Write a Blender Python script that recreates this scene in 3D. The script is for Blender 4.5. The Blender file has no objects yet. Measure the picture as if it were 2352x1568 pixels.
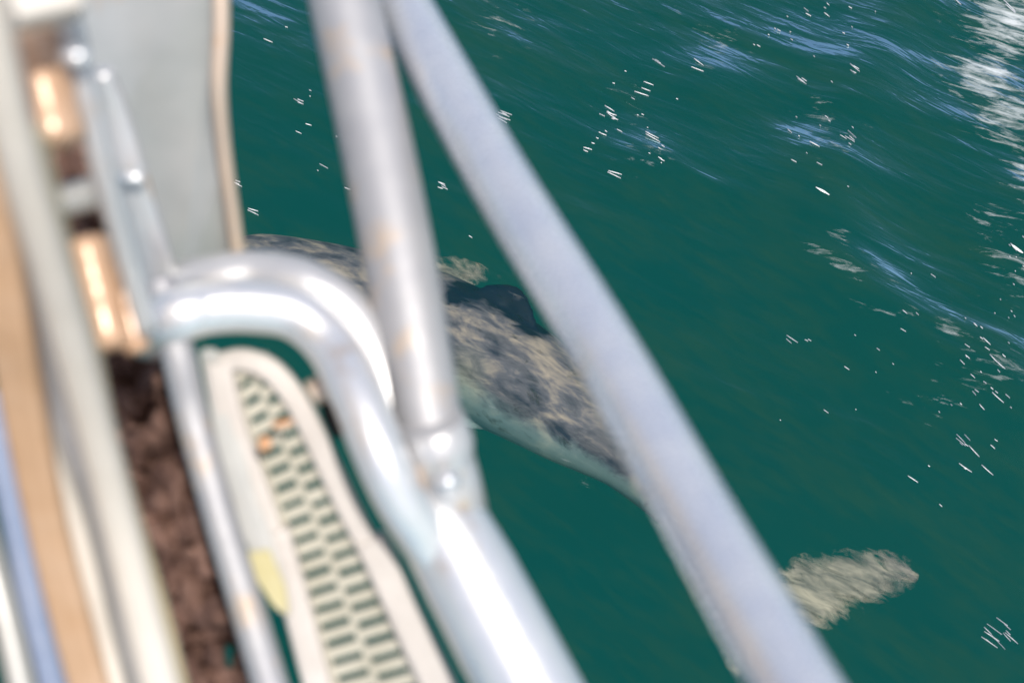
import bpy, bmesh, math, random
from mathutils import Vector, Matrix, noise
random.seed(7)
R = math.radians
S = bpy.context.scene
COL = S.collection

# ------------------------------------------------------------------ camera
PITCH = R(35)
CAM_Z = 3.9
cam_d = bpy.data.cameras.new("camera")
cam = bpy.data.objects.new("camera", cam_d)
COL.objects.link(cam)
cam.location = (0, 0, CAM_Z)
cam.rotation_euler = (PITCH, 0, 0)
cam_d.lens = 50
cam_d.sensor_width = 36
cam_d.clip_start = 0.02
cam_d.clip_end = 5000
cam_d.dof.use_dof = True
cam_d.dof.focus_distance = 4.8
cam_d.dof.aperture_fstop = 3.3
S.camera = cam

# ------------------------------------------------------------------ sky, sun, exposure
SUN_EL, SUN_AZ = R(63), R(148)            # azimuth clockwise from +Y
w = bpy.data.worlds.new("World")
S.world = w
w.use_nodes = True
nt = w.node_tree
sky = nt.nodes.new("ShaderNodeTexSky")
sky.sky_type = 'NISHITA'
sky.sun_disc = False
sky.sun_elevation = SUN_EL
sky.sun_rotation = SUN_AZ
sky.ozone_density = 0.6
sky.dust_density = 3.0
nt.links.new(sky.outputs[0], nt.nodes["Background"].inputs[0])
nt.nodes["Background"].inputs[1].default_value = 0.15
sun_d = bpy.data.lights.new("sun", 'SUN')
sun_d.energy = 3.5
sun_d.angle = R(0.5)
sun_d.color = (1.0, 0.95, 0.88)
sun = bpy.data.objects.new("sun", sun_d)
COL.objects.link(sun)
sdir = Vector((math.sin(SUN_AZ)*math.cos(SUN_EL), math.cos(SUN_AZ)*math.cos(SUN_EL), math.sin(SUN_EL)))
sun.rotation_euler = sdir.to_track_quat('Z', 'Y').to_euler()
sun.location = (0, 0, 20)
S.view_settings.view_transform = 'Standard'
S.view_settings.look = 'None'
S.view_settings.exposure = -0.05
S.view_settings.gamma = 1.0
S.cycles.caustics_reflective = False
S.cycles.caustics_refractive = False

# ------------------------------------------------------------------ measuring helpers
K = 0.72/2352
ROT = Matrix.Rotation(PITCH, 3, 'X')
def P(x, y, d):
    """world point d metres in front of the viewpoint, measured on the photograph (2352 wide)"""
    return Vector((0, 0, CAM_Z)) + ROT @ Vector(((x-1176)*K*d, -(y-784)*K*d, -d))
def on_plane(x, y, z):
    v = ROT @ Vector(((x-1176)*K, -(y-784)*K, -1))
    t = (z-CAM_Z)/v.z
    return Vector((0, 0, CAM_Z)) + v*t
def px(wpx, d):
    return wpx*K*d
BACK = ROT @ Vector((0, 0, 1))
CX, CY = ROT @ Vector((1, 0, 0)), ROT @ Vector((0, 1, 0))

# ------------------------------------------------------------------ mesh helpers
def catmull(pts, n=8):
    if len(pts) < 3:
        return [Vector(p) for p in pts]
    out = []
    q = [pts[0]*2-pts[1]] + list(pts) + [pts[-1]*2-pts[-2]]
    for i in range(1, len(q)-2):
        p0, p1, p2, p3 = q[i-1], q[i], q[i+1], q[i+2]
        for k in range(n):
            t = k/n
            out.append(0.5*((2*p1)+(p2-p0)*t+(2*p0-5*p1+4*p2-p3)*t*t+(3*p1-p0-3*p2+p3)*t**3))
    out.append(pts[-1].copy())
    return out
def lerp_list(vals, n):
    out = []
    for i in range(n):
        f = i/(n-1)*(len(vals)-1)
        a = min(int(f), len(vals)-2)
        out.append(vals[a]+(vals[a+1]-vals[a])*(f-a))
    return out
def sweep(bm, path, profile, radii, up=None):
    """profile: list of (a, b) unit pairs in the plane across the path; radii: (ra, rb) per path point"""
    rings = []
    n = len(path)
    prev = None
    for i, p in enumerate(path):
        t = (path[min(i+1, n-1)]-path[max(i-1, 0)]).normalized()
        if up is not None:
            b = (up - t*up.dot(t)).normalized()
        else:
            if prev is None:
                prev = t.orthogonal().normalized()
            b = (prev - t*prev.dot(t)).normalized()
            prev = b
        a = t.cross(b).normalized()
        ra, rb = radii[i]
        rings.append([bm.verts.new(p + a*(u*ra) + b*(v*rb)) for u, v in profile])
    m = len(profile)
    for i in range(n-1):
        for j in range(m):
            f = bm.faces.new((rings[i][j], rings[i][(j+1) % m], rings[i+1][(j+1) % m], rings[i+1][j]))
            f.smooth = True
    bm.faces.new(list(reversed(rings[0])))
    bm.faces.new(rings[-1])
CIRC = [(math.cos(2*math.pi*k/28), math.sin(2*math.pi*k/28)) for k in range(28)]
def rrect(r=0.25, n=5):
    out = []
    for cx, cy, a0 in ((1-r, 1-r, 0), (-1+r, 1-r, 90), (-1+r, -1+r, 180), (1-r, -1+r, 270)):
        for k in range(n+1):
            a = R(a0+90*k/n)
            out.append((cx+r*math.cos(a), cy+r*math.sin(a)))
    return out
def obj(name, bm, mat, parent=None):
    bmesh.ops.recalc_face_normals(bm, faces=bm.faces)
    me = bpy.data.meshes.new(name)
    bm.to_mesh(me)
    bm.free()
    me.materials.append(mat)
    o = bpy.data.objects.new(name, me)
    COL.objects.link(o)
    if parent is not None:
        o.parent = parent
        root = parent
        off = parent.matrix_basis.translation
        while root.parent is not None:
            root = root.parent
            off = off + root.matrix_basis.translation
        o.location = -off + Vector((0, 0, 0))
    return o
def thing(name, label, cat, loc, group=None):
    o = bpy.data.objects.new(name, None)
    o.empty_display_size = 0.05
    COL.objects.link(o)
    o.location = loc
    tag(o, label, cat, group)
    return o
def tag(o, label=None, cat=None, group=None, kind=None):
    if label: o["label"] = label
    if cat: o["category"] = cat
    if group: o["group"] = group
    if kind: o["kind"] = kind
    return o
def child(name, bm, mat, parent):
    """a part whose vertices are in world coordinates, re-based on its thing"""
    bmesh.ops.recalc_face_normals(bm, faces=bm.faces)
    base = Vector((0, 0, 0))
    q = parent
    while q is not None:
        base += q.location
        q = q.parent
    for v in bm.verts:
        v.co -= base
    me = bpy.data.meshes.new(name)
    bm.to_mesh(me)
    bm.free()
    me.materials.append(mat)
    o = bpy.data.objects.new(name, me)
    COL.objects.link(o)
    o.parent = parent
    return o
def tube_bm(pts, r, n=8):
    """pts: (x, y, d) marks; r: one radius in metres or a list"""
    bm = bmesh.new()
    path = catmull([P(*p) for p in pts], n)
    rr = lerp_list(r, len(path)) if isinstance(r, list) else [r]*len(path)
    sweep(bm, path, CIRC, [(a, a) for a in rr])
    return bm
def beam_bm(marks, thick, rad=0.25, n=6, sink=0.0):
    """marks: (x, y, d, width_px) along a bar; a rounded rectangle facing the viewer"""
    bm = bmesh.new()
    path = catmull([P(m[0], m[1], m[2]+thick/2+sink) for m in marks], n)
    ws = lerp_list([px(m[3], m[2])/2 for m in marks], len(path))
    sweep(bm, path, rrect(rad), [(a, thick/2) for a in ws], up=BACK)
    return bm
def plate_bm(marks, thick, bev=0.003):
    bm = bmesh.new()
    vs = [bm.verts.new(P(*m)) for m in marks]
    f = bm.faces.new(vs)
    r = bmesh.ops.extrude_face_region(bm, geom=[f])
    bmesh.ops.translate(bm, verts=[g for g in r['geom'] if isinstance(g, bmesh.types.BMVert)], vec=-BACK*thick)
    bmesh.ops.bevel(bm, geom=list(bm.edges), offset=bev, segments=2, affect='EDGES')
    return bm
def ball_bm(c, axes, seg=20):
    bm = bmesh.new()
    bmesh.ops.create_uvsphere(bm, u_segments=seg, v_segments=seg//2, radius=1)
    M = Matrix((axes[0], axes[1], axes[2])).transposed()
    for v in bm.verts: v.co = M @ v.co + c
    for f in bm.faces: f.smooth = True
    return bm
def lathe_bm(c, axis, prof, seg=40):
    """prof: (along, radius) pairs about the axis through c"""
    bm = bmesh.new()
    axis = axis.normalized()
    a = axis.orthogonal().normalized()
    b = axis.cross(a)
    rings = []
    for s, r in prof:
        rings.append([bm.verts.new(c + axis*s + (a*math.cos(2*math.pi*k/seg)+b*math.sin(2*math.pi*k/seg))*r) for k in range(seg)])
    for i in range(len(rings)-1):
        for k in range(seg):
            f = bm.faces.new((rings[i][k], rings[i][(k+1) % seg], rings[i+1][(k+1) % seg], rings[i+1][k]))
            f.smooth = True
    bm.faces.new(list(reversed(rings[0])))
    bm.faces.new(rings[-1])
    return bm

# ------------------------------------------------------------------ materials
class NB:
    def __init__(self, name):
        self.m = bpy.data.materials.new(name)
        self.m.use_nodes = True
        self.t = self.m.node_tree
        self.out = self.t.nodes["Material Output"]
        self.p = self.t.nodes["Principled BSDF"]
    def n(self, t, **kw):
        nd = self.t.nodes.new(t)
        for k, v in kw.items(): setattr(nd, k, v)
        return nd
    def l(self, a, b): self.t.links.new(a, b)
    def coords(self, scale=(1, 1, 1), rot=(0, 0, 0), loc=(0, 0, 0)):
        g = self.n("ShaderNodeNewGeometry")
        m = self.n("ShaderNodeMapping")
        m.vector_type = 'TEXTURE'          # turn first, then stretch
        m.inputs['Scale'].default_value = tuple(1/q for q in scale)
        m.inputs['Rotation'].default_value = rot
        m.inputs['Location'].default_value = loc
        self.l(g.outputs['Position'], m.inputs['Vector'])
        return m.outputs[0]
    def noise(self, vec, scale, detail=4, rough=0.55, dist=0.0):
        nd = self.n("ShaderNodeTexNoise")
        nd.inputs['Scale'].default_value = scale
        nd.inputs['Detail'].default_value = detail
        nd.inputs['Roughness'].default_value = rough
        nd.inputs['Distortion'].default_value = dist
        self.l(vec, nd.inputs['Vector'])
        return nd.outputs['Fac']
    def ramp(self, fac, stops):
        nd = self.n("ShaderNodeValToRGB")
        e = nd.color_ramp.elements
        while len(e) < len(stops): e.new(0.5)
        for i, (p, c) in enumerate(stops):
            e[i].position = p
            e[i].color = (*c, 1) if isinstance(c, tuple) else (c, c, c, 1)
        self.l(fac, nd.inputs[0])
        return nd.outputs[0]
    def mix(self, fac, a, b):
        nd = self.n("ShaderNodeMix", data_type='RGBA')
        for v, i in ((fac, 0), (a, 6), (b, 7)):
            if hasattr(v, 'is_linked'): self.l(v, nd.inputs[i])
            elif isinstance(v, tuple): nd.inputs[i].default_value = (*v, 1)
            else: nd.inputs[i].default_value = v
        return nd.outputs[2]
    def math(self, op, a, b=0.5, clamp=False):
        nd = self.n("ShaderNodeMath", operation=op)
        nd.use_clamp = clamp
        for v, i in ((a, 0), (b, 1)):
            if hasattr(v, 'is_linked'): self.l(v, nd.inputs[i])
            else: nd.inputs[i].default_value = v
        return nd.outputs[0]
    def bump(self, h, strength, dist):
        nd = self.n("ShaderNodeBump")
        nd.inputs['Strength'].default_value = strength
        nd.inputs['Distance'].default_value = dist
        self.l(h, nd.inputs['Height'])
        return nd.outputs[0]

def metal(name, col, col2, stain, metallic=0.5, rough=0.33, stain_at=0.62, scale=26):
    b = NB(name)
    v = b.coords()
    base = b.mix(b.ramp(b.noise(v, scale, 5), [(0.3, 0.0), (0.7, 1.0)]), col, col2)
    st = b.ramp(b.noise(v, scale*0.6, 6, 0.6), [(stain_at, 0.0), (stain_at+0.12, 1.0)])
    b.l(b.mix(st, base, stain), b.p.inputs['Base Color'])
    b.p.inputs['Metallic'].default_value = metallic
    rr = b.math('MULTIPLY_ADD', b.noise(v, scale*3, 4), 0.25)
    b.t.nodes[-1].inputs[2].default_value = rough-0.12
    b.l(rr, b.p.inputs['Roughness'])
    b.l(b.bump(b.noise(v, 60, 2), 0.05, 0.003), b.p.inputs['Normal'])
    return b.m
def painted(name, c1, c2, scale=40, rough=0.55, bump=0.3, spec=0.4, stretch=(1, 1, 1)):
    b = NB(name)
    v = b.coords(stretch)
    b.l(b.mix(b.ramp(b.noise(v, scale, 6, 0.6), [(0.32, 0.0), (0.68, 1.0)]), c1, c2), b.p.inputs['Base Color'])
    b.p.inputs['Roughness'].default_value = rough
    b.p.inputs['Specular IOR Level'].default_value = spec
    b.l(b.bump(b.noise(v, scale*4, 5), bump, 0.004), b.p.inputs['Normal'])
    return b.m

M = {}
M['alu'] = metal("brushed_aluminium", (0.60, 0.60, 0.61), (0.66, 0.66, 0.66), (0.62, 0.48, 0.35), 0.45, 0.36, 0.58)
M['satin'] = metal("satin_aluminium", (0.41, 0.41, 0.43), (0.47, 0.47, 0.48), (0.58, 0.46, 0.35), 0.40, 0.56, 0.57)
M['blued'] = metal("bluish_aluminium", (0.64, 0.68, 0.76), (0.76, 0.78, 0.81), (0.66, 0.56, 0.47), 0.55, 0.26, 0.60)
M['polished'] = metal("polished_steel", (0.80, 0.81, 0.83), (0.86, 0.86, 0.86), (0.62, 0.49, 0.37), 0.62, 0.33, 0.60)
M['galv'] = metal("galvanised_steel", (0.41, 0.43, 0.42), (0.60, 0.60, 0.58), (0.58, 0.44, 0.32), 0.35, 0.36, 0.64, 7)
M['galv_edge'] = metal("tan_reflection_metal", (0.66, 0.52, 0.40), (0.60, 0.50, 0.42), (0.6, 0.4, 0.25), 0.2, 0.40)  # warm reflection along the fluke edge painted in as tan; also tan fittings
M['bronze'] = metal("tan_bronze", (0.56, 0.34, 0.20), (0.64, 0.44, 0.30), (0.40, 0.23, 0.13), 0.08, 0.26, 0.62, 18)
M['cream'] = painted("cream_paint", (0.68, 0.63, 0.55), (0.75, 0.71, 0.64), 9, 0.42)
M['olive'] = painted("olive_edge_paint", (0.50, 0.43, 0.26), (0.58, 0.50, 0.33), 16, 0.5)
M['grey'] = painted("grey_paint", (0.30, 0.30, 0.32), (0.38, 0.38, 0.39), 18, 0.5)
M['wood'] = painted("tan_timber", (0.50, 0.32, 0.19), (0.59, 0.42, 0.29), 14, 0.5, 0.4)
M['blue'] = painted("blue_paint", (0.20, 0.27, 0.42), (0.28, 0.34, 0.48), 18, 0.45)
M['dark'] = painted("hollow_shade", (0.010, 0.008, 0.009), (0.02, 0.014, 0.013), 30, 0.8)
M['rust'] = painted("rusty_brown", (0.045, 0.022, 0.017), (0.26, 0.155, 0.12), 20, 0.85, 0.8, 0.2)
#painted("rusty_chain", (0.055, 0.034, 0.027), (0.15, 0.10, 0.075), 40, 0.75, 0.8, 0.25)
M['white'] = painted("white_frp", (0.60, 0.56, 0.52), (0.70, 0.66, 0.62), 22, 0.4)
M['tread'] = painted("pale_grating", (0.44, 0.42, 0.34), (0.54, 0.52, 0.44), 30, 0.55)
M['yellow'] = painted("yellow_tag", (0.55, 0.49, 0.24), (0.60, 0.55, 0.33), 20, 0.5)
M['orange'] = painted("orange_rust", (0.60, 0.27, 0.12), (0.62, 0.36, 0.2), 40, 0.7)

# ------------------------------------------------------------------ sea
STREAK = R(-34)      # the way the ripples run on the surface
def water_material():
    b = NB("sea_water")
    b.t.nodes.remove(b.p)
    v1 = b.coords((1.0, 5.0, 1.0), (0, 0, STREAK))
    v2 = b.coords((1.0, 3.0, 1.0), (0, 0, STREAK+R(8)), (3, 7, 0))
    fine = b.noise(v1, 5.0, 3, 0.5, 0.4)
    mid = b.noise(v2, 1.3, 2, 0.45, 0.3)
    h = b.math('ADD', b.math('MULTIPLY', fine, 0.13), b.math('MULTIPLY', mid, 1.0))
    nrm = b.bump(h, 1.0, 0.024)
    fr = b.n("ShaderNodeFresnel"); fr.inputs['IOR'].default_value = 1.23
    b.l(nrm, fr.inputs['Normal'])
    gl = b.n("ShaderNodeBsdfGlossy"); gl.inputs['Roughness'].default_value = 0.17; gl.inputs[0].default_value = (0.58, 0.84, 0.88, 1)
    b.l(nrm, gl.inputs['Normal'])
    tr = b.n("ShaderNodeBsdfTransparent"); tr.inputs[0].default_value = (0.93, 0.97, 0.96, 1)
    df = b.n("ShaderNodeBsdfDiffuse")
    vf = b.ramp(b.math('ADD', b.math('MULTIPLY', b.noise(b.coords((1, 2.6, 1), (0, 0, STREAK)), 1.5, 7, 0.62), 0.6), b.math('MULTIPLY', b.noise(b.coords((1, 4, 1), (0, 0, STREAK-R(6)), (2, 2, 0)), 7, 4, 0.6), 0.4)), [(0.45, 0.0), (0.66, 1.0)])
    veil = b.mix(vf, (0.002, 0.064, 0.058), (0.030, 0.080, 0.042))
    b.l(veil, df.inputs[0])
    mv = b.n("ShaderNodeMixShader"); mv.inputs[0].default_value = 0.24
    b.l(tr.outputs[0], mv.inputs[1]); b.l(df.outputs[0], mv.inputs[2])
    mg = b.n("ShaderNodeMixShader")
    b.l(fr.outputs[0], mg.inputs[0]); b.l(mv.outputs[0], mg.inputs[1]); b.l(gl.outputs[0], mg.inputs[2])
    # streaky foam where the bow wash breaks
    foam = b.n("ShaderNodeBsdfDiffuse"); foam.inputs[0].default_value = (0.72, 0.76, 0.77, 1)
    at = b.n("ShaderNodeAttribute"); at.attribute_name = "foam"
    fn = b.noise(b.coords((1.0, 4.2, 1.0), (0, 0, STREAK+R(10))), 7.0, 7, 0.68, 0.5)
    fm = b.ramp(b.math('ADD', fn, b.math('MULTIPLY', at.outputs['Fac'], 0.50)), [(0.71, 0.0), (1.0, 0.75)])
    fm2 = b.math('MULTIPLY', fm, b.math('MINIMUM', b.math('MULTIPLY', at.outputs['Fac'], 3.0), 1.0))
    mf = b.n("ShaderNodeMixShader")
    b.l(fm2, mf.inputs[0]); b.l(mg.outputs[0], mf.inputs[1]); b.l(foam.outputs[0], mf.inputs[2])
    b.l(mf.outputs[0], b.out.inputs['Surface'])
    return b.m

RIDGES = []
def add_ridge(marks, height, width):
    RIDGES.append(([on_plane(x, y, 0) for x, y in marks], height, width))
add_ridge([(2120, -60), (2030, 80), (1960, 220), (1915, 380), (1905, 520), (1950, 650), (2040, 750), (2180, 850), (2400, 960)], .036, .18)
add_ridge([(1640, 180), (1540, 330), (1420, 470), (1330, 600), (1310, 800)], .018, .17)
add_ridge([(2420, 480), (2330, 640), (2320, 820), (2400, 1040), (2480, 1200)], .034, .18)
add_ridge([(1480, 1200), (1700, 1150), (1950, 1130), (2150, 1060)], .018, .18)
def ridge_height(x, y):
    h = 0.0
    for pts, hh, ww in RIDGES:
        best = 9.0
        for a, b in zip(pts, pts[1:]):
            dx, dy = b.x-a.x, b.y-a.y
            t = max(0.0, min(1.0, ((x-a.x)*dx+(y-a.y)*dy)/(dx*dx+dy*dy)))
            best = min(best, math.hypot(x-a.x-t*dx, y-a.y-t*dy))
        if best < ww*3: h += hh*math.exp(-(best/ww)**2)
    return h
def swell(x, y):
    u = x*math.cos(STREAK)+y*math.sin(STREAK)
    v = -x*math.sin(STREAK)+y*math.cos(STREAK)
    h = 0.024*math.sin(1.3*x+0.5*y+0.6) + 0.014*math.sin(2.4*x-1.1*y+1.9)
    h += 0.02*(noise.fractal(Vector((u*0.8, v*1.3, 3.1)), 1.0, 2.0, 3))
    return h + (ridge_height(x, y) if abs(x) < 3 and 0 < y < 6.5 else 0)
# foam blobs: (x, y on the photo, radius m, strength)
FOAM = [(2320, 50, .26, .72), (2260, 160, .20, .7), (2320, 260, .20, .62), (2370, 400, .18, .5), (2380, 500, .16, .4),
        (1920, 590, .16, .36), (1990, 660, .15, .38), (2060, 730, .15, .36), (2160, 760, .15, .32), (2250, 840, .2, .35), (2330, 620, .2, .42), (2300, 520, .2, .35),
        (1900, 330, .22, .30), (1880, 250, .2, .3), (1420, 250, .22, .25), (1500, 370, .25, .28), (1150, 50, .25, .3), (1620, 90, .25, .3), (1560, 30, .2, .25), (2150, 930, .16, .3),
        (1120, 945, .09, .34), (1350, 1090, .14, .24), (560, 80, .2, .2)]
def make_sea():
    fp = [(on_plane(x, y, 0), r, s) for x, y, r, s in FOAM]
    bm = bmesh.new()
    fl = bm.verts.layers.float.new("foam")
    def coords(lo, hi, c0, c1, fine, n_out):
        a = []
        for k in range(n_out, 0, -1): a.append(c0 - fine*(1.28**k))
        t = c0
        while t <= c1: a.append(t); t += fine
        last = a[-1]
        for k in range(1, n_out+1): a.append(last + fine*(1.28**k))
        return [v for v in a if lo <= v <= hi]
    xs = coords(-3000, 3000, -2.4, 2.6, 0.035, 44)
    ys = coords(-3000, 3000, 0.4, 6.0, 0.035, 44)
    grid = []
    for y in ys:
        row = []
        for x in xs:
            fade = 1.0 if math.hypot(x, y-2.5) < 8 else max(0.0, 1-(math.hypot(x, y-2.5)-8)/60)
            v = bm.verts.new((x, y, swell(x, y)*fade if fade > 0 else 0))
            s = 0
            if fade == 1:
                for c, r, k in fp:
                    d2 = ((x-c.x)**2+(y-c.y)**2)/(r*r)
                    if d2 < 6: s = max(s, k*math.exp(-d2*1.2))
            v[fl] = s
            row.append(v)
        grid.append(row)
    for j in range(len(ys)-1):
        for i in range(len(xs)-1):
            f = bm.faces.new((grid[j][i], grid[j][i+1], grid[j+1][i+1], grid[j+1][i]))
            f.smooth = True
    o = obj("sea_water", bm, water_material())
    tag(o, kind="structure")
    b = NB("deep_water")
    v = b.coords((1, 2, 1), (0, 0, STREAK))
    b.l(b.mix(b.ramp(b.noise(v, 0.12, 4), [(0.35, 0.0), (0.7, 1.0)]), (0.003, 0.073, 0.064), (0.005, 0.071, 0.058)), b.p.inputs['Base Color'])
    b.p.inputs['Roughness'].default_value = 1
    b.p.inputs['Specular IOR Level'].default_value = 0
    bm = bmesh.new()
    bmesh.ops.create_grid(bm, x_segments=8, y_segments=8, size=3000)
    for vv in bm.verts: vv.co.z = -40
    tag(obj("deep_water", bm, b.m), kind="structure")
make_sea()

# ------------------------------------------------------------------ dolphin
def make_dolphin():
    Z = -0.22
    marks = [(470, 552, 12), (510, 562, 22), (545, 570, 30), (585, 585, 58), (650, 615, 85), (740, 655, 112), (850, 700, 132), (980, 755, 147), (1090, 812, 150),
             (1200, 882, 140), (1315, 962, 114), (1440, 1052, 78), (1555, 1165, 52), (1645, 1275, 36), (1705, 1355, 30), (1745, 1410, 30)]
    depth = [.0, .0, .0, .0, .0, .0, .0, .0, .0, .0, .0, .0, -.01, -.02, -.03, -.03]
    path = catmull([on_plane(m[0], m[1], Z+dz) for m, dz in zip(marks, depth)], 4)
    rad = lerp_list([px(m[2], 4.7) for m in marks], len(path))
    bm = bmesh.new()
    n = len(path)
    rb = [r*(1.0 if i < n*0.72 else 1.0+0.9*(i/n-0.72)/0.28) for i, r in enumerate(rad)]
    sweep(bm, path, CIRC, list(zip(rad, rb)), up=Vector((0, 0, 1)))
    def blade(outline, thick, n=4, rag=0):
        # a fin: outline of (x, y, z) photo marks at height z, thickened with a tapered lens
        pts = [on_plane(x, y, z) for x, y, z in outline]
        c = sum(pts, Vector())/len(pts)
        nrm = Vector((0, 0, 0))
        for i in range(len(pts)): nrm += (pts[i]-c).cross(pts[(i+1) % len(pts)]-c)
        nrm.normalize()
        pts = catmull(pts+[pts[0]], n)[:-1]
        if rag:
            for i in range(len(pts)):
                pts[i] = pts[i] + (pts[i]-c).normalized()*random.uniform(-rag, rag*.5) + Vector((.8, -.5, 0))*random.uniform(-rag, rag)
        rings = []
        for s, t in ((1.0, 0.0), (0.86, 0.6), (0.5, 1.0), (0.0, 1.0)):
            rings.append((s, t))
        for sg in (1, -1):
            pr = None
            for s, t in rings[:3]:
                ring = [bm.verts.new(c+(p-c)*s+nrm*(sg*thick/2*t)) for p in pts]
                if pr:
                    for k in range(len(ring)):
                        bm.faces.new((pr[k], pr[(k+1) % len(ring)], ring[(k+1) % len(ring)], ring[k]))
                pr = ring
            bm.faces.new(pr)
        return pts
    # flukes (two lobes and the notch between), dorsal fin, pectoral fins
    fk1 = blade([(1660, 1350, Z), (1740, 1320, Z), (1830, 1272, Z), (1960, 1250, Z), (2090, 1272, Z), (2118, 1340, Z), (2025, 1395, Z), (1920, 1448, Z), (1815, 1475, Z), (1730, 1455, Z)], 0.05, 5, .008)
    fk2 = blade([(1640, 1370, Z), (1630, 1440, Z), (1652, 1500, Z), (1672, 1555, Z), (1700, 1600, Z), (1725, 1580, Z), (1755, 1500, Z), (1800, 1445, Z), (1740, 1370, Z)], 0.05, 5, .015)
    dors = blade([(1030, 730, -.10), (1050, 690, -.06), (1105, 655, -.03), (1185, 652, -.02), (1222, 700, -.03), (1245, 785, -.07), (1255, 840, -.12), (1140, 760, -.11)], 0.04)
    pec1 = blade([(900, 640, Z), (960, 590, Z-.02), (1040, 585, Z-.03), (1120, 610, Z-.04), (1150, 640, Z-.04), (1080, 665, Z-.02), (1000, 690, Z)], 0.04, 5, .014)
    pec2 = blade([(960, 860, Z-.04), (1060, 900, Z-.06), (1130, 950, Z-.07), (1160, 985, Z-.08), (1080, 985, Z-.08), (980, 940, Z-.06)], 0.04)
    me = bpy.data.meshes.new("dolphin")
    bmesh.ops.recalc_face_normals(bm, faces=bm.faces)
    bm.to_mesh(me); bm.free()
    tmp = bpy.data.objects.new("dolphin_tmp", me)
    COL.objects.link(tmp)
    md = tmp.modifiers.new("r", 'REMESH'); md.mode = 'VOXEL'; md.voxel_size = 0.009
    sm = tmp.modifiers.new("s", 'SMOOTH'); sm.iterations = 4; sm.factor = 0.5
    dg = bpy.context.evaluated_depsgraph_get()
    dg.update()
    me2 = bpy.data.meshes.new_from_object(tmp.evaluated_get(dg))
    bpy.data.objects.remove(tmp); bpy.data.meshes.remove(me)
    me2.name = "dolphin"
    dark = me2.attributes.new("dark", 'FLOAT', 'POINT')
    pale = me2.attributes.new("pale", 'FLOAT', 'POINT')
    ragged = me2.attributes.new("ragged", 'FLOAT', 'POINT')
    def inside(pts, c):
        return min((Vector((p.x-c.x, p.y-c.y))).length for p in pts)
    rim = me2.attributes.new("rim", 'FLOAT', 'POINT')
    fine = catmull(path, 6)
    spine = list(zip(fine, lerp_list(rad, len(fine))))
    dmarks = [on_plane(x, y, -.07) for x, y in ((1050, 700), (1085, 685), (1120, 672), (1160, 668), (1195, 680), (1210, 712), (1222, 745), (1150, 700), (1185, 722))]
    p1 = sum(pec1, Vector())/len(pec1); p2 = sum(pec2, Vector())/len(pec2)
    fl = on_plane(1880, 1370, Z)
    fl2 = on_plane(1690, 1540, Z)
    for i, v in enumerate(me2.vertices):
        c = v.co
        dark.data[i].value = max(0, min(1, 1.5-min((c-q).length for q in dmarks)/0.075)) if c.z > -0.19 else 0.0
        a = max(0, 1.3-(Vector((c.x-p1.x, c.y-p1.y))).length/0.17) if c.z < Z+0.05 else 0
        a = max(a, max(0, 0.8-(Vector((c.x-p2.x, c.y-p2.y))).length/0.14))
        a = max(a, 1.6-(c-fl).length/0.28, 1.5-(c-fl2).length/0.2)
        a = max(a, (Z-0.03-c.z)/0.10)                         # the belly is paler
        pale.data[i].value = max(0, min(1, a))
        e = 1.0
        for pts in (fk1, fk2, pec1):
            dd = inside(pts, c)
            if dd < 0.11: e = min(e, dd/0.11)
        ragged.data[i].value = e
        k = min(range(len(spine)), key=lambda q: (spine[q][0]-c).length_squared)
        t = spine[min(k+1, len(spine)-1)][0]-spine[max(k-1, 0)][0]
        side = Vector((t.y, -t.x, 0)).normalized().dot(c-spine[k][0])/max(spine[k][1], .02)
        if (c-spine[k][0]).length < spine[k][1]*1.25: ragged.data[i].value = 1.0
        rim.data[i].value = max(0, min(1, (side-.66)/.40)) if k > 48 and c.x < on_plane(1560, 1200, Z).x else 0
    for p in me2.polygons: p.use_smooth = True
    b = NB("dolphin_skin")
    v = b.coords((1, 2.6, 1.5), (0, 0, STREAK))
    n1 = b.noise(v, 5, 5, 0.55, 0.8)
    n2 = b.noise(b.coords((1, 2.8, 1), (0, 0, STREAK+R(8)), (5, 1, 0)), 12, 4, 0.55, 0.6)
    f = b.ramp(b.math('ADD', b.math('MULTIPLY', n1, 0.65), b.math('MULTIPLY', n2, 0.35)), [(0.36, (0.035, 0.035, 0.065)), (0.50, (0.19, 0.165, 0.19)), (0.66, (0.62, 0.48, 0.37))])  # caustic sunlight painted into the skin as tan streaks over slate
    a1 = b.n("ShaderNodeAttribute"); a1.attribute_name = "pale"
    a2 = b.n("ShaderNodeAttribute"); a2.attribute_name = "dark"
    pc = b.mix(b.ramp(b.math('ADD', b.math('MULTIPLY', n1, 0.5), b.math('MULTIPLY', n2, 0.5)), [(0.38, 0.0), (0.62, 1.0)]), (0.20, 0.19, 0.155), (0.64, 0.55, 0.41))
    f2 = b.mix(b.math('MULTIPLY', a1.outputs['Fac'], 0.9), f, pc)
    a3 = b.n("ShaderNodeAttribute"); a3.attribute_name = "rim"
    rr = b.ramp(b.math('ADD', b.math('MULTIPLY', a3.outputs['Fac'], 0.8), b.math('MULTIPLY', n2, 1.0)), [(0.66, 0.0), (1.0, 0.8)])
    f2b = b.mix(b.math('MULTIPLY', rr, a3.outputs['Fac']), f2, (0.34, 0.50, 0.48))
    dk = b.ramp(b.math('ADD', b.math('MULTIPLY', a2.outputs['Fac'], 0.75), b.math('MULTIPLY', n2, 1.1)), [(0.78, 0.0), (1.0, 1.0)])
    f3 = b.mix(dk, f2b, (0.006, 0.007, 0.030))
    b.l(f3, b.p.inputs['Base Color'])
    b.p.inputs['Roughness'].default_value = 0.5
    b.p.inputs['Specular IOR Level'].default_value = 0.2
    a4 = b.n("ShaderNodeAttribute"); a4.attribute_name = "ragged"
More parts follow.
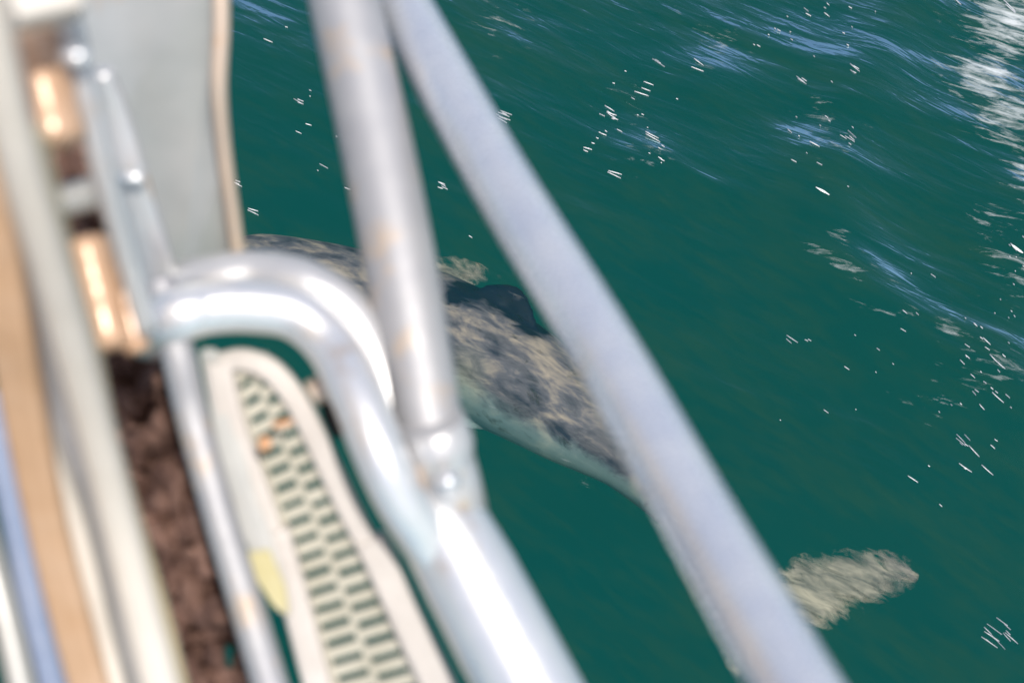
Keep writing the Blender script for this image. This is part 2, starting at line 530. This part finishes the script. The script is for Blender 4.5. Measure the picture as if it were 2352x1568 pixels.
    tp = b.n("ShaderNodeBsdfTransparent")
    en = b.noise(b.coords((1, 2.4, 1), (0, 0, STREAK)), 10, 3, 0.6, 0.6)
    al = b.ramp(b.math('ADD', b.math('MULTIPLY', a4.outputs['Fac'], 0.42), b.math('MULTIPLY', en, 0.95)), [(0.57, 0.0), (0.80, 1.0)])
    ms = b.n("ShaderNodeMixShader")
    b.l(al, ms.inputs[0]); b.l(tp.outputs[0], ms.inputs[1]); b.l(b.p.outputs[0], ms.inputs[2])
    b.l(ms.outputs[0], b.out.inputs['Surface'])
    me2.materials.clear(); me2.materials.append(b.m)
    o = bpy.data.objects.new("dolphin", me2)
    COL.objects.link(o)
    tag(o, "grey dolphin with painted caustic mottling swimming just under the green water beside the bow", "dolphin")
make_dolphin()

# ------------------------------------------------------------------ pulpit frame (one welded piece)
pul = thing("pulpit_frame", "welded silver tube pulpit with diagonal rail, bent hoop and stanchion socket", "railing", P(1040, 1120, 1.210))
child("diagonal_rail", tube_bm([(775, -240, 1.523), (820, -170, 1.478), (915, 0, 1.389), (1140, 400, 1.232), (1385, 800, 1.109), (1610, 1200, 1.008), (1905, 1710, 0.896)], [.0310, .0305, .0288, .0276, .0270, .0274, .0290]), M['blued'], pul)
child("stanchion", tube_bm([(742, -240, 1.366), (790, 0, 1.333), (856, 294, 1.299), (915, 588, 1.266), (972, 900, 1.243), (1000, 1060, 1.232)], [0.0336, 0.0336, 0.0336, 0.0330, 0.0302, 0.0286]), M['satin'], pul)
base = child("base_tube", tube_bm([(982, 1085, 1.254), (984, 1140, 1.250), (1014, 1200, 1.245), (1081, 1323, 1.238), (1174, 1500, 1.230), (1290, 1720, 1.220)], [0.0240, 0.0345, 0.0395, 0.0425, 0.0435, 0.0445]), M['polished'], pul)
axis = (P(1000, 1000, 1.221)-P(1035, 1150, 1.243)).normalized()
sock = child("socket", lathe_bm(P(1010, 1048, 1.228), axis, [(-.062, .027), (-.056, .0306), (-.030, .0306), (-.013, .0300), (-.0045, .0293), (0, .0300), (.0067, .0318), (.0180, .0318), (.0224, .0300), (.034, .0285)]), M['alu'], pul)
child("bolt", ball_bm(P(955, 1112, 1.204), [CX*px(25, 1.20), CY*px(45, 1.20)+CX*px(-6, 1.20), BACK*.0135]), M['galv_edge'], sock)
child("bolt", ball_bm(P(1030, 1103, 1.187), [CX*px(30, 1.20), CY*px(28, 1.20), BACK*.0155]), M['polished'], sock)
child("hoop_tube", tube_bm([(340, 770, 1.254), (400, 727, 1.212), (480, 706, 1.219), (580, 703, 1.227), (680, 722, 1.235), (760, 790, 1.232), (820, 905, 1.205), (868, 1030, 1.190), (918, 1140, 1.200), (980, 1240, 1.222), (1040, 1330, 1.240)], [0.0235, 0.0241, 0.0230, 0.0230, 0.0230, 0.0230, 0.0230, 0.0224, 0.0224, 0.0220, 0.0200]), M['polished'], pul)
child("hoop_tube", tube_bm([(350, 700, 1.288), (420, 660, 1.277), (500, 640, 1.266), (600, 632, 1.266), (700, 652, 1.254), (790, 710, 1.254), (845, 790, 1.254), (880, 880, 1.254), (905, 980, 1.254), (925, 1080, 1.254)], 0.0218), M['alu'], pul)
child("leg_tube", tube_bm([(366, 640, 1.22), (386, 720, 1.22), (411, 820, 1.22), (438, 940, 1.23), (474, 1075, 1.23), (519, 1235, 1.23), (569, 1400, 1.23), (619, 1568, 1.23), (660, 1700, 1.23)], [.0135, .0145, .0145, .0145, .0145, .0145, .0150, .0155, .0155]), M['satin'], pul)
web = child("web_plate", plate_bm([(455, 800, 1.266), (500, 800, 1.266), (535, 960, 1.266), (580, 1120, 1.266), (622, 1230, 1.266), (655, 1340, 1.266), (668, 1420, 1.266), (630, 1400, 1.266), (560, 1240, 1.266), (500, 1040, 1.266)], 0.0090), M['galv'], pul)
child("tag", plate_bm([(566, 1268, 1.257), (618, 1262, 1.257), (655, 1345, 1.257), (664, 1412, 1.257), (628, 1392, 1.257), (588, 1330, 1.257)], 0.0034, 0.0009), M['yellow'], web)
clamp = child("clamp", tube_bm([(716, 905, 1.266), (748, 888, 1.266), (776, 900, 1.266)], 0.0123), M['galv_edge'], pul)
child("clamp_slot_shade", plate_bm([(732, 900, 1.263), (768, 905, 1.263), (790, 1000, 1.263), (765, 1010, 1.263), (740, 960, 1.263)], 0.0112, 0.0022), M['dark'], clamp)  # shade inside the clamp opening painted as a solid dark plate

# ------------------------------------------------------------------ grating plank
gr = thing("grating_step", "pale slotted grating plank with white side rails in front of hoop", "walkway", P(740, 1250, 1.28))
LE = [(515, 780), (535, 850), (575, 980), (620, 1110), (660, 1230), (712, 1400), (765, 1570), (810, 1720)]
RE = [(585, 780), (615, 850), (680, 960), (735, 1070), (790, 1180), (840, 1290), (905, 1440), (962, 1570), (1030, 1720)]
def edge(E, y):
    for (x0, y0), (x1, y1) in zip(E, E[1:]):
        if y <= y1: return x0+(x1-x0)*(y-y0)/(y1-y0)
    return E[-1][0]
GD = lambda y: 1.275 + 0.045*(y-830)/738
def G(u, y, up=0.0):
    xl, xr = edge(LE, y), edge(RE, y)
    yy = y - 56*(u-0.5)
    return P(xl+(xr-xl)*u, yy, GD(y)-up)
def tread_bm():
    bm = bmesh.new()
    pitch, slot = 39.5, 14
    def strip(u0, u1, y0, y1):
        q = [G(u0, y0), G(u1, y0), G(u1, y1), G(u0, y1)]
        top = [bm.verts.new(p) for p in q]
        bot = [bm.verts.new(p-BACK*.010) for p in q]
        bm.faces.new(top)
        bm.faces.new(list(reversed(bot)))
        for k in range(4):
            bm.faces.new((top[k], bot[k], bot[(k+1) % 4], top[(k+1) % 4]))
    y = 836
    k = 0
    while y < 1690:
        strip(0.0, 0.10, y, y+pitch); strip(0.10, 0.475, y, y+pitch-slot)
        strip(0.475, 0.535, y, y+pitch)
        strip(0.90, 1.0, y, y+pitch); strip(0.535, 0.90, y+pitch/2, y+pitch*1.5-slot)
        y += pitch
        slot = random.uniform(13.5, 17.5)
    bmesh.ops.remove_doubles(bm, verts=bm.verts, dist=1e-5)
    return bm
child("tread", tread_bm(), M['tread'], gr)
def gtube(marks, r):
    bm = bmesh.new()
    path = catmull([P(x, y, GD(y)-.006) for x, y in marks], 8)
    rr = lerp_list(r, len(path))
    sweep(bm, path, rrect(0.5), [(a, a*0.8) for a in rr], up=BACK)
    return bm
child("side_rail", gtube([(503, 828), (520, 920), (550, 1030), (590, 1120), (625, 1220), (668, 1370), (722, 1560), (765, 1720)], [.0115, .0125, .0135, .011, .010, .010, .010, .010]), M['white'], gr)
child("side_rail", gtube([(508, 832), (560, 826), (620, 848), (672, 905), (716, 985), (760, 1080), (808, 1180), (860, 1280), (925, 1430), (985, 1560), (1060, 1720)], [.009, .0100, .0105, .0105, .0105, .0105, .0105, .010, .010, .010, .010]), M['white'], gr)
child("rail_sleeve", gtube([(632, 1212), (672, 1350), (728, 1560), (770, 1720)], [.0130, .0130, .0130, .0130]), M['white'], gr)
child("rail_sleeve", gtube([(848, 1236), (880, 1300), (940, 1430), (1003, 1560), (1078, 1720)], [.0140, .0145, .0145, .015, .015]), M['white'], gr)
child("rust_spot", ball_bm(P(608, 1018, 1.225), [CX*.006, CY*.007, BACK*.002]), M['orange'], gr)
child("rust_spot", ball_bm(P(648, 972, 1.215), [CX*.010+CY*.002, CY*.003, BACK*.002]), M['orange'], gr)

# ------------------------------------------------------------------ anchor plate and roller fitting
an = thing("anchor", "broad grey galvanised anchor plate with tan edge at the top left", "anchor", P(380, 300, 1.260))
child("fluke", plate_bm([(120, -90, 1.224), (512, -90, 1.224), (506, 200, 1.260), (522, 380, 1.308), (545, 540, 1.356), (556, 700, 1.392), (400, 760, 1.392), (330, 640, 1.356), (235, 300, 1.284)], .014, .004), M['galv'], an)
child("fluke_edge", tube_bm([(505, -90, 1.218), (507, 60, 1.230), (502, 200, 1.248), (514, 350, 1.290), (535, 500, 1.332), (548, 600, 1.356), (555, 700, 1.380)], .0075), M['galv_edge'], an)
sh = child("shank", beam_bm([(232, 160, 1.152, 50), (262, 270, 1.176, 78), (300, 410, 1.200, 84), (345, 560, 1.236, 84), (380, 690, 1.272, 84)], .020, .8), M['alu'], an)
child("bolt", ball_bm(P(303, 408, 1.182), [CX*.011, CY*.006, BACK*.006]), M['polished'], sh)
child("bolt", ball_bm(P(296, 625, 1.182), [CX*.009, CY*.008, BACK*.006]), M['polished'], sh)
bf = thing("bow_roller", "bow roller fitting with two tan rollers between grey cheek plates", "bow roller", P(220, 480, .98))
child("cheek_plate", beam_bm([(118, -80, .86, 66), (150, 30, .88, 62), (185, 170, .90, 56), (240, 400, .93, 52), (296, 600, .97, 50), (340, 760, 1.0, 46)], .016, .5), M['alu'], bf)
child("axle", tube_bm([(110, 470, .98), (180, 452, .98), (250, 434, .98)], px(38, .98)), M['galv'], bf)
child("bolt", ball_bm(P(170, 130, .875), [CX*.010, CY*.006, BACK*.006]), M['polished'], bf)
def roller_bm(x0, y0, x1, y1, d, w, groove=True):
    p0, p1 = P(x0, y0, d), P(x1, y1, d)
    h = (p1-p0).length/2
    r = px(w/2, d)
    prof = []
    for k in range(7):
        a = R(90-15*k)
        prof.append((-h+r*0.45*(1-math.sin(a)), r*math.cos(a)*0.999+0.0005))
    prof += [(t*h, r*(1+0.04*math.cos(t*9))) for t in (-.55, -.35, -.15, 0, .15, .35, .55)]
    prof += [(-a, b) for a, b in reversed(prof[:7])]
    return lathe_bm((p0+p1)/2, p1-p0, prof)
child("roller", roller_bm(62, 55, 136, 345, .90, 136), M['bronze'], bf)
child("roller", roller_bm(192, 540, 258, 808, 1.0, 108), M['bronze'], bf)
child("roller_flange", roller_bm(255, 560, 318, 812, 1.01, 58), M['bronze'], bf)
child("crosshead", beam_bm([(20, 30, .80, 90), (100, 12, .81, 90), (170, 0, .82, 80)], .03, .5), M['cream'], bf)

# ------------------------------------------------------------------ rusty trough
def trough_bm():
    bm = bmesh.new()
    NU, NV = 26, 130
    Lx = [(60, 250), (120, 420), (175, 640), (235, 860), (290, 1080), (340, 1280), (400, 1500), (470, 1760)]
    Rx = [(230, 250), (270, 420), (340, 640), (410, 860), (470, 1080), (530, 1280), (595, 1500), (670, 1760)]
    g = []
    for j in range(NV+1):
        y = 250+1500*j/NV
        row = []
        for i in range(NU+1):
            u = i/NU
            x = edge(Lx, y)+(edge(Rx, y)-edge(Lx, y))*u
            d = 1.36+0.04*noise.noise(Vector((x/60, y/60, 0)))+0.02*noise.noise(Vector((x/22, y/22, 4)))
            row.append((P(x, y, d), x, y))
        g.append(row)
    vs = [[bm.verts.new(p[0]) for p in r] for r in g]
    for j in range(NV):
        for i in range(NU):
            _, x, y = g[j][i]
            if math.hypot((x+3-525)/22, (y+5-1500)/26) < 1: continue
            f = bm.faces.new((vs[j][i], vs[j][i+1], vs[j+1][i+1], vs[j+1][i]))
            f.smooth = True
    bmesh.ops.delete(bm, geom=[v for v in bm.verts if not v.link_faces], context='VERTS')
    bmesh.ops.solidify(bm, geom=list(bm.faces), thickness=0.006)
    return bm
tr = obj("rusty_trough", trough_bm(), M['rust'])
tag(tr, "dark brown rusted trough with a small drain hole beside the cream beam", "trough")
# ------------------------------------------------------------------ beams along the left edge
cb = thing("cream_beam", "cream painted round beam with olive edge running down the left side", "beam", P(200, 850, .85))
child("beam", beam_bm([(-68, -200, .66, 112), (-34, 0, .68, 104), (4, 200, .71, 104), (54, 400, .75, 100), (112, 600, .80, 92), (168, 800, .86, 92), (222, 1000, .92, 86), (274, 1200, .97, 84), (324, 1400, 1.0, 86), (368, 1568, 1.02, 88), (420, 1760, 1.04, 90)], .022, .9), M['cream'], cb)
child("edge_strip", beam_bm([(82, 300, .76, 26), (108, 400, .78, 26), (156, 600, .83, 26), (212, 800, .89, 24), (256, 1000, .95, 24), (312, 1200, 1.0, 26), (372, 1400, 1.03, 30), (414, 1568, 1.05, 32), (464, 1760, 1.07, 32)], .012, .5), M['olive'], cb)
gb = tag(obj("steel_strip", beam_bm([(-30, 250, .80, 60), (20, 480, .84, 60), (65, 700, .90, 60), (118, 900, .95, 62), (172, 1060, .98, 60), (220, 1220, 1.02, 54), (262, 1390, 1.05, 50), (302, 1568, 1.07, 46), (345, 1760, 1.08, 46)], .010, .3), M['grey']), "flat grey steel strip between the cream beam and tan timber", "strip")
tb = thing("timber_rail", "tan timber rail with its sun-lit face painted in as a cream strip at the lower left", "rail", P(110, 1200, .95))
child("plank", beam_bm([(-60, 300, .80, 100), (-10, 560, .84, 110), (22, 740, .87, 105), (54, 925, .91, 100), (108, 1200, .96, 88), (178, 1475, 1.0, 88), (225, 1640, 1.02, 88), (250, 1760, 1.03, 88)], .016, .5), M['wood'], tb)
child("lit_face", beam_bm([(90, 925, .93, 16), (125, 1040, .95, 34), (172, 1200, .98, 52), (212, 1350, 1.0, 50), (242, 1475, 1.02, 48), (285, 1640, 1.03, 46), (310, 1760, 1.04, 46)], .016, .5), M['cream'], tb)  # sun-lit face of the timber painted as a cream strip
child("bounce_board", plate_bm([(-170, -300, .95), (-170, 1760, 1.1), (-1000, 1760, .72), (-1000, -300, .62)], .03), M['wood'], tb)  # unseen tan board added to bounce warm light onto the tubes
tag(obj("blue_pipe", tube_bm([(-20, 900, 1.1), (5, 1050, 1.1), (42, 1220, 1.1), (74, 1370, 1.1), (116, 1540, 1.1), (170, 1760, 1.1)], px(33, 1.1)), M['blue']), "dull blue pipe beside the tan timber at the lower left corner", "pipe")
tag(obj("grey_pipe", tube_bm([(-60, 1150, 1.12), (-20, 1290, 1.12), (18, 1430, 1.12), (50, 1568, 1.12), (100, 1760, 1.12)], px(34, 1.12)), M['galv']), "dull grey pipe in the lower left corner outside the blue pipe", "pipe")

# ------------------------------------------------------------------ sun glints painted in as white dashes on the water
def flecks():
    random.seed(11)
    b = NB("glint_white")
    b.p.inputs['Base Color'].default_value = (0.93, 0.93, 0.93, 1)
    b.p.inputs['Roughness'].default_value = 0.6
    bm = bmesh.new()
    def fleck(x, y, L, w=2.5, ang=None):
        a = R(ang if ang is not None else 24+18*max(0, (x-1400)/900)+random.uniform(-9, 9))
        p0 = on_plane(x-math.cos(a)*L/2, y-math.sin(a)*L/2, 0)
        p1 = on_plane(x+math.cos(a)*L/2, y+math.sin(a)*L/2, 0)
        c = (p0+p1)/2
        c.z = swell(c.x, c.y)+0.004
        u = (p1-p0)/2
        v = Vector((-u.y, u.x, 0)).normalized()*px(w/2, 4.7)
        k = random.uniform(-.25, .25)
        n = 10
        top = []
        for i in range(n):
            t = -1+2*i/(n-1)
            hw = (1-abs(t)**2.4)*0.85+0.15
            hw *= random.uniform(0.8, 1.05)
            q = c+u*t+v*(k*(1-t*t)*2)
            top.append([bm.verts.new(q+v*hw), bm.verts.new(q+Vector((0, 0, 0.003))), bm.verts.new(q-v*hw), bm.verts.new(q-Vector((0, 0, 0.003)))])
        for i in range(n-1):
            for j in range(4):
                bm.faces.new((top[i][j], top[i][(j+1) % 4], top[i+1][(j+1) % 4], top[i+1][j]))
        bm.faces.new(top[0]); bm.faces.new(list(reversed(top[-1])))
    def bunch(x, y, n, sp, L, w=1.1):
        for i in range(n):
            if random.random() < .25: continue
            r, a = sp*.6*random.random()**.6, random.uniform(0, 6.28)
            fleck(x+r*math.cos(a), y+r*math.sin(a), L*random.uniform(.2, .95), w*random.uniform(.5, 1.5))
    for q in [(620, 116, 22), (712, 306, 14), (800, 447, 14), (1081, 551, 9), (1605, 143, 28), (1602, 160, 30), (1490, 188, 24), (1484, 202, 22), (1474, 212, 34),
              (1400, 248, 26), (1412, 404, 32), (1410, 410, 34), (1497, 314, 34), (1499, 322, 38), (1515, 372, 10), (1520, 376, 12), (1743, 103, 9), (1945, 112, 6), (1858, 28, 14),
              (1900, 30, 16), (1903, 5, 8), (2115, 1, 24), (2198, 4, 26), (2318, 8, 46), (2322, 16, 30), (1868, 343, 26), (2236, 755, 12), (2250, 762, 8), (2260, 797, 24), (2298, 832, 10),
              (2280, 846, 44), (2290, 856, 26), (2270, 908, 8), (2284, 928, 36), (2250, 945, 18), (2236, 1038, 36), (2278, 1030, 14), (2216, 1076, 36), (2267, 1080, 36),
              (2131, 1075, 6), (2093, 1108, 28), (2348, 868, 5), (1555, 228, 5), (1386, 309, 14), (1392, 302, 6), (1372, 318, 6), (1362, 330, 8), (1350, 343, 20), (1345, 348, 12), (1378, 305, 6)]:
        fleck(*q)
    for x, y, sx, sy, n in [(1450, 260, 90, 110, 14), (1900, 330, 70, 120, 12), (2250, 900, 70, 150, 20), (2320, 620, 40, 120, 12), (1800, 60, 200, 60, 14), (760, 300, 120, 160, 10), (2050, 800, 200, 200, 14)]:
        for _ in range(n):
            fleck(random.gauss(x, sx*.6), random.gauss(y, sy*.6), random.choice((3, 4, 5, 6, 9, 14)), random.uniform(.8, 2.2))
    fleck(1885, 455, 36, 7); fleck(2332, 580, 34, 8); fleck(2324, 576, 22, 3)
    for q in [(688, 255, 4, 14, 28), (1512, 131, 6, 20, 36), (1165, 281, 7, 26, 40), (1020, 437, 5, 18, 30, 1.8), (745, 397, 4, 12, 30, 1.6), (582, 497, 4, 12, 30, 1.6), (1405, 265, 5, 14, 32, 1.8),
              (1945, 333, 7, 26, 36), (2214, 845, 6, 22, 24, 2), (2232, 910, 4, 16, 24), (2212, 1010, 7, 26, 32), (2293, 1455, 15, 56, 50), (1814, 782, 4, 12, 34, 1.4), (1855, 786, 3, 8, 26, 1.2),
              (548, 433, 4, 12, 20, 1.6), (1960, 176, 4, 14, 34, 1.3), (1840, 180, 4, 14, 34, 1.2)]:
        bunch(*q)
    tag(obj("painted_glints", bm, b.m), kind="stuff")
flecks()
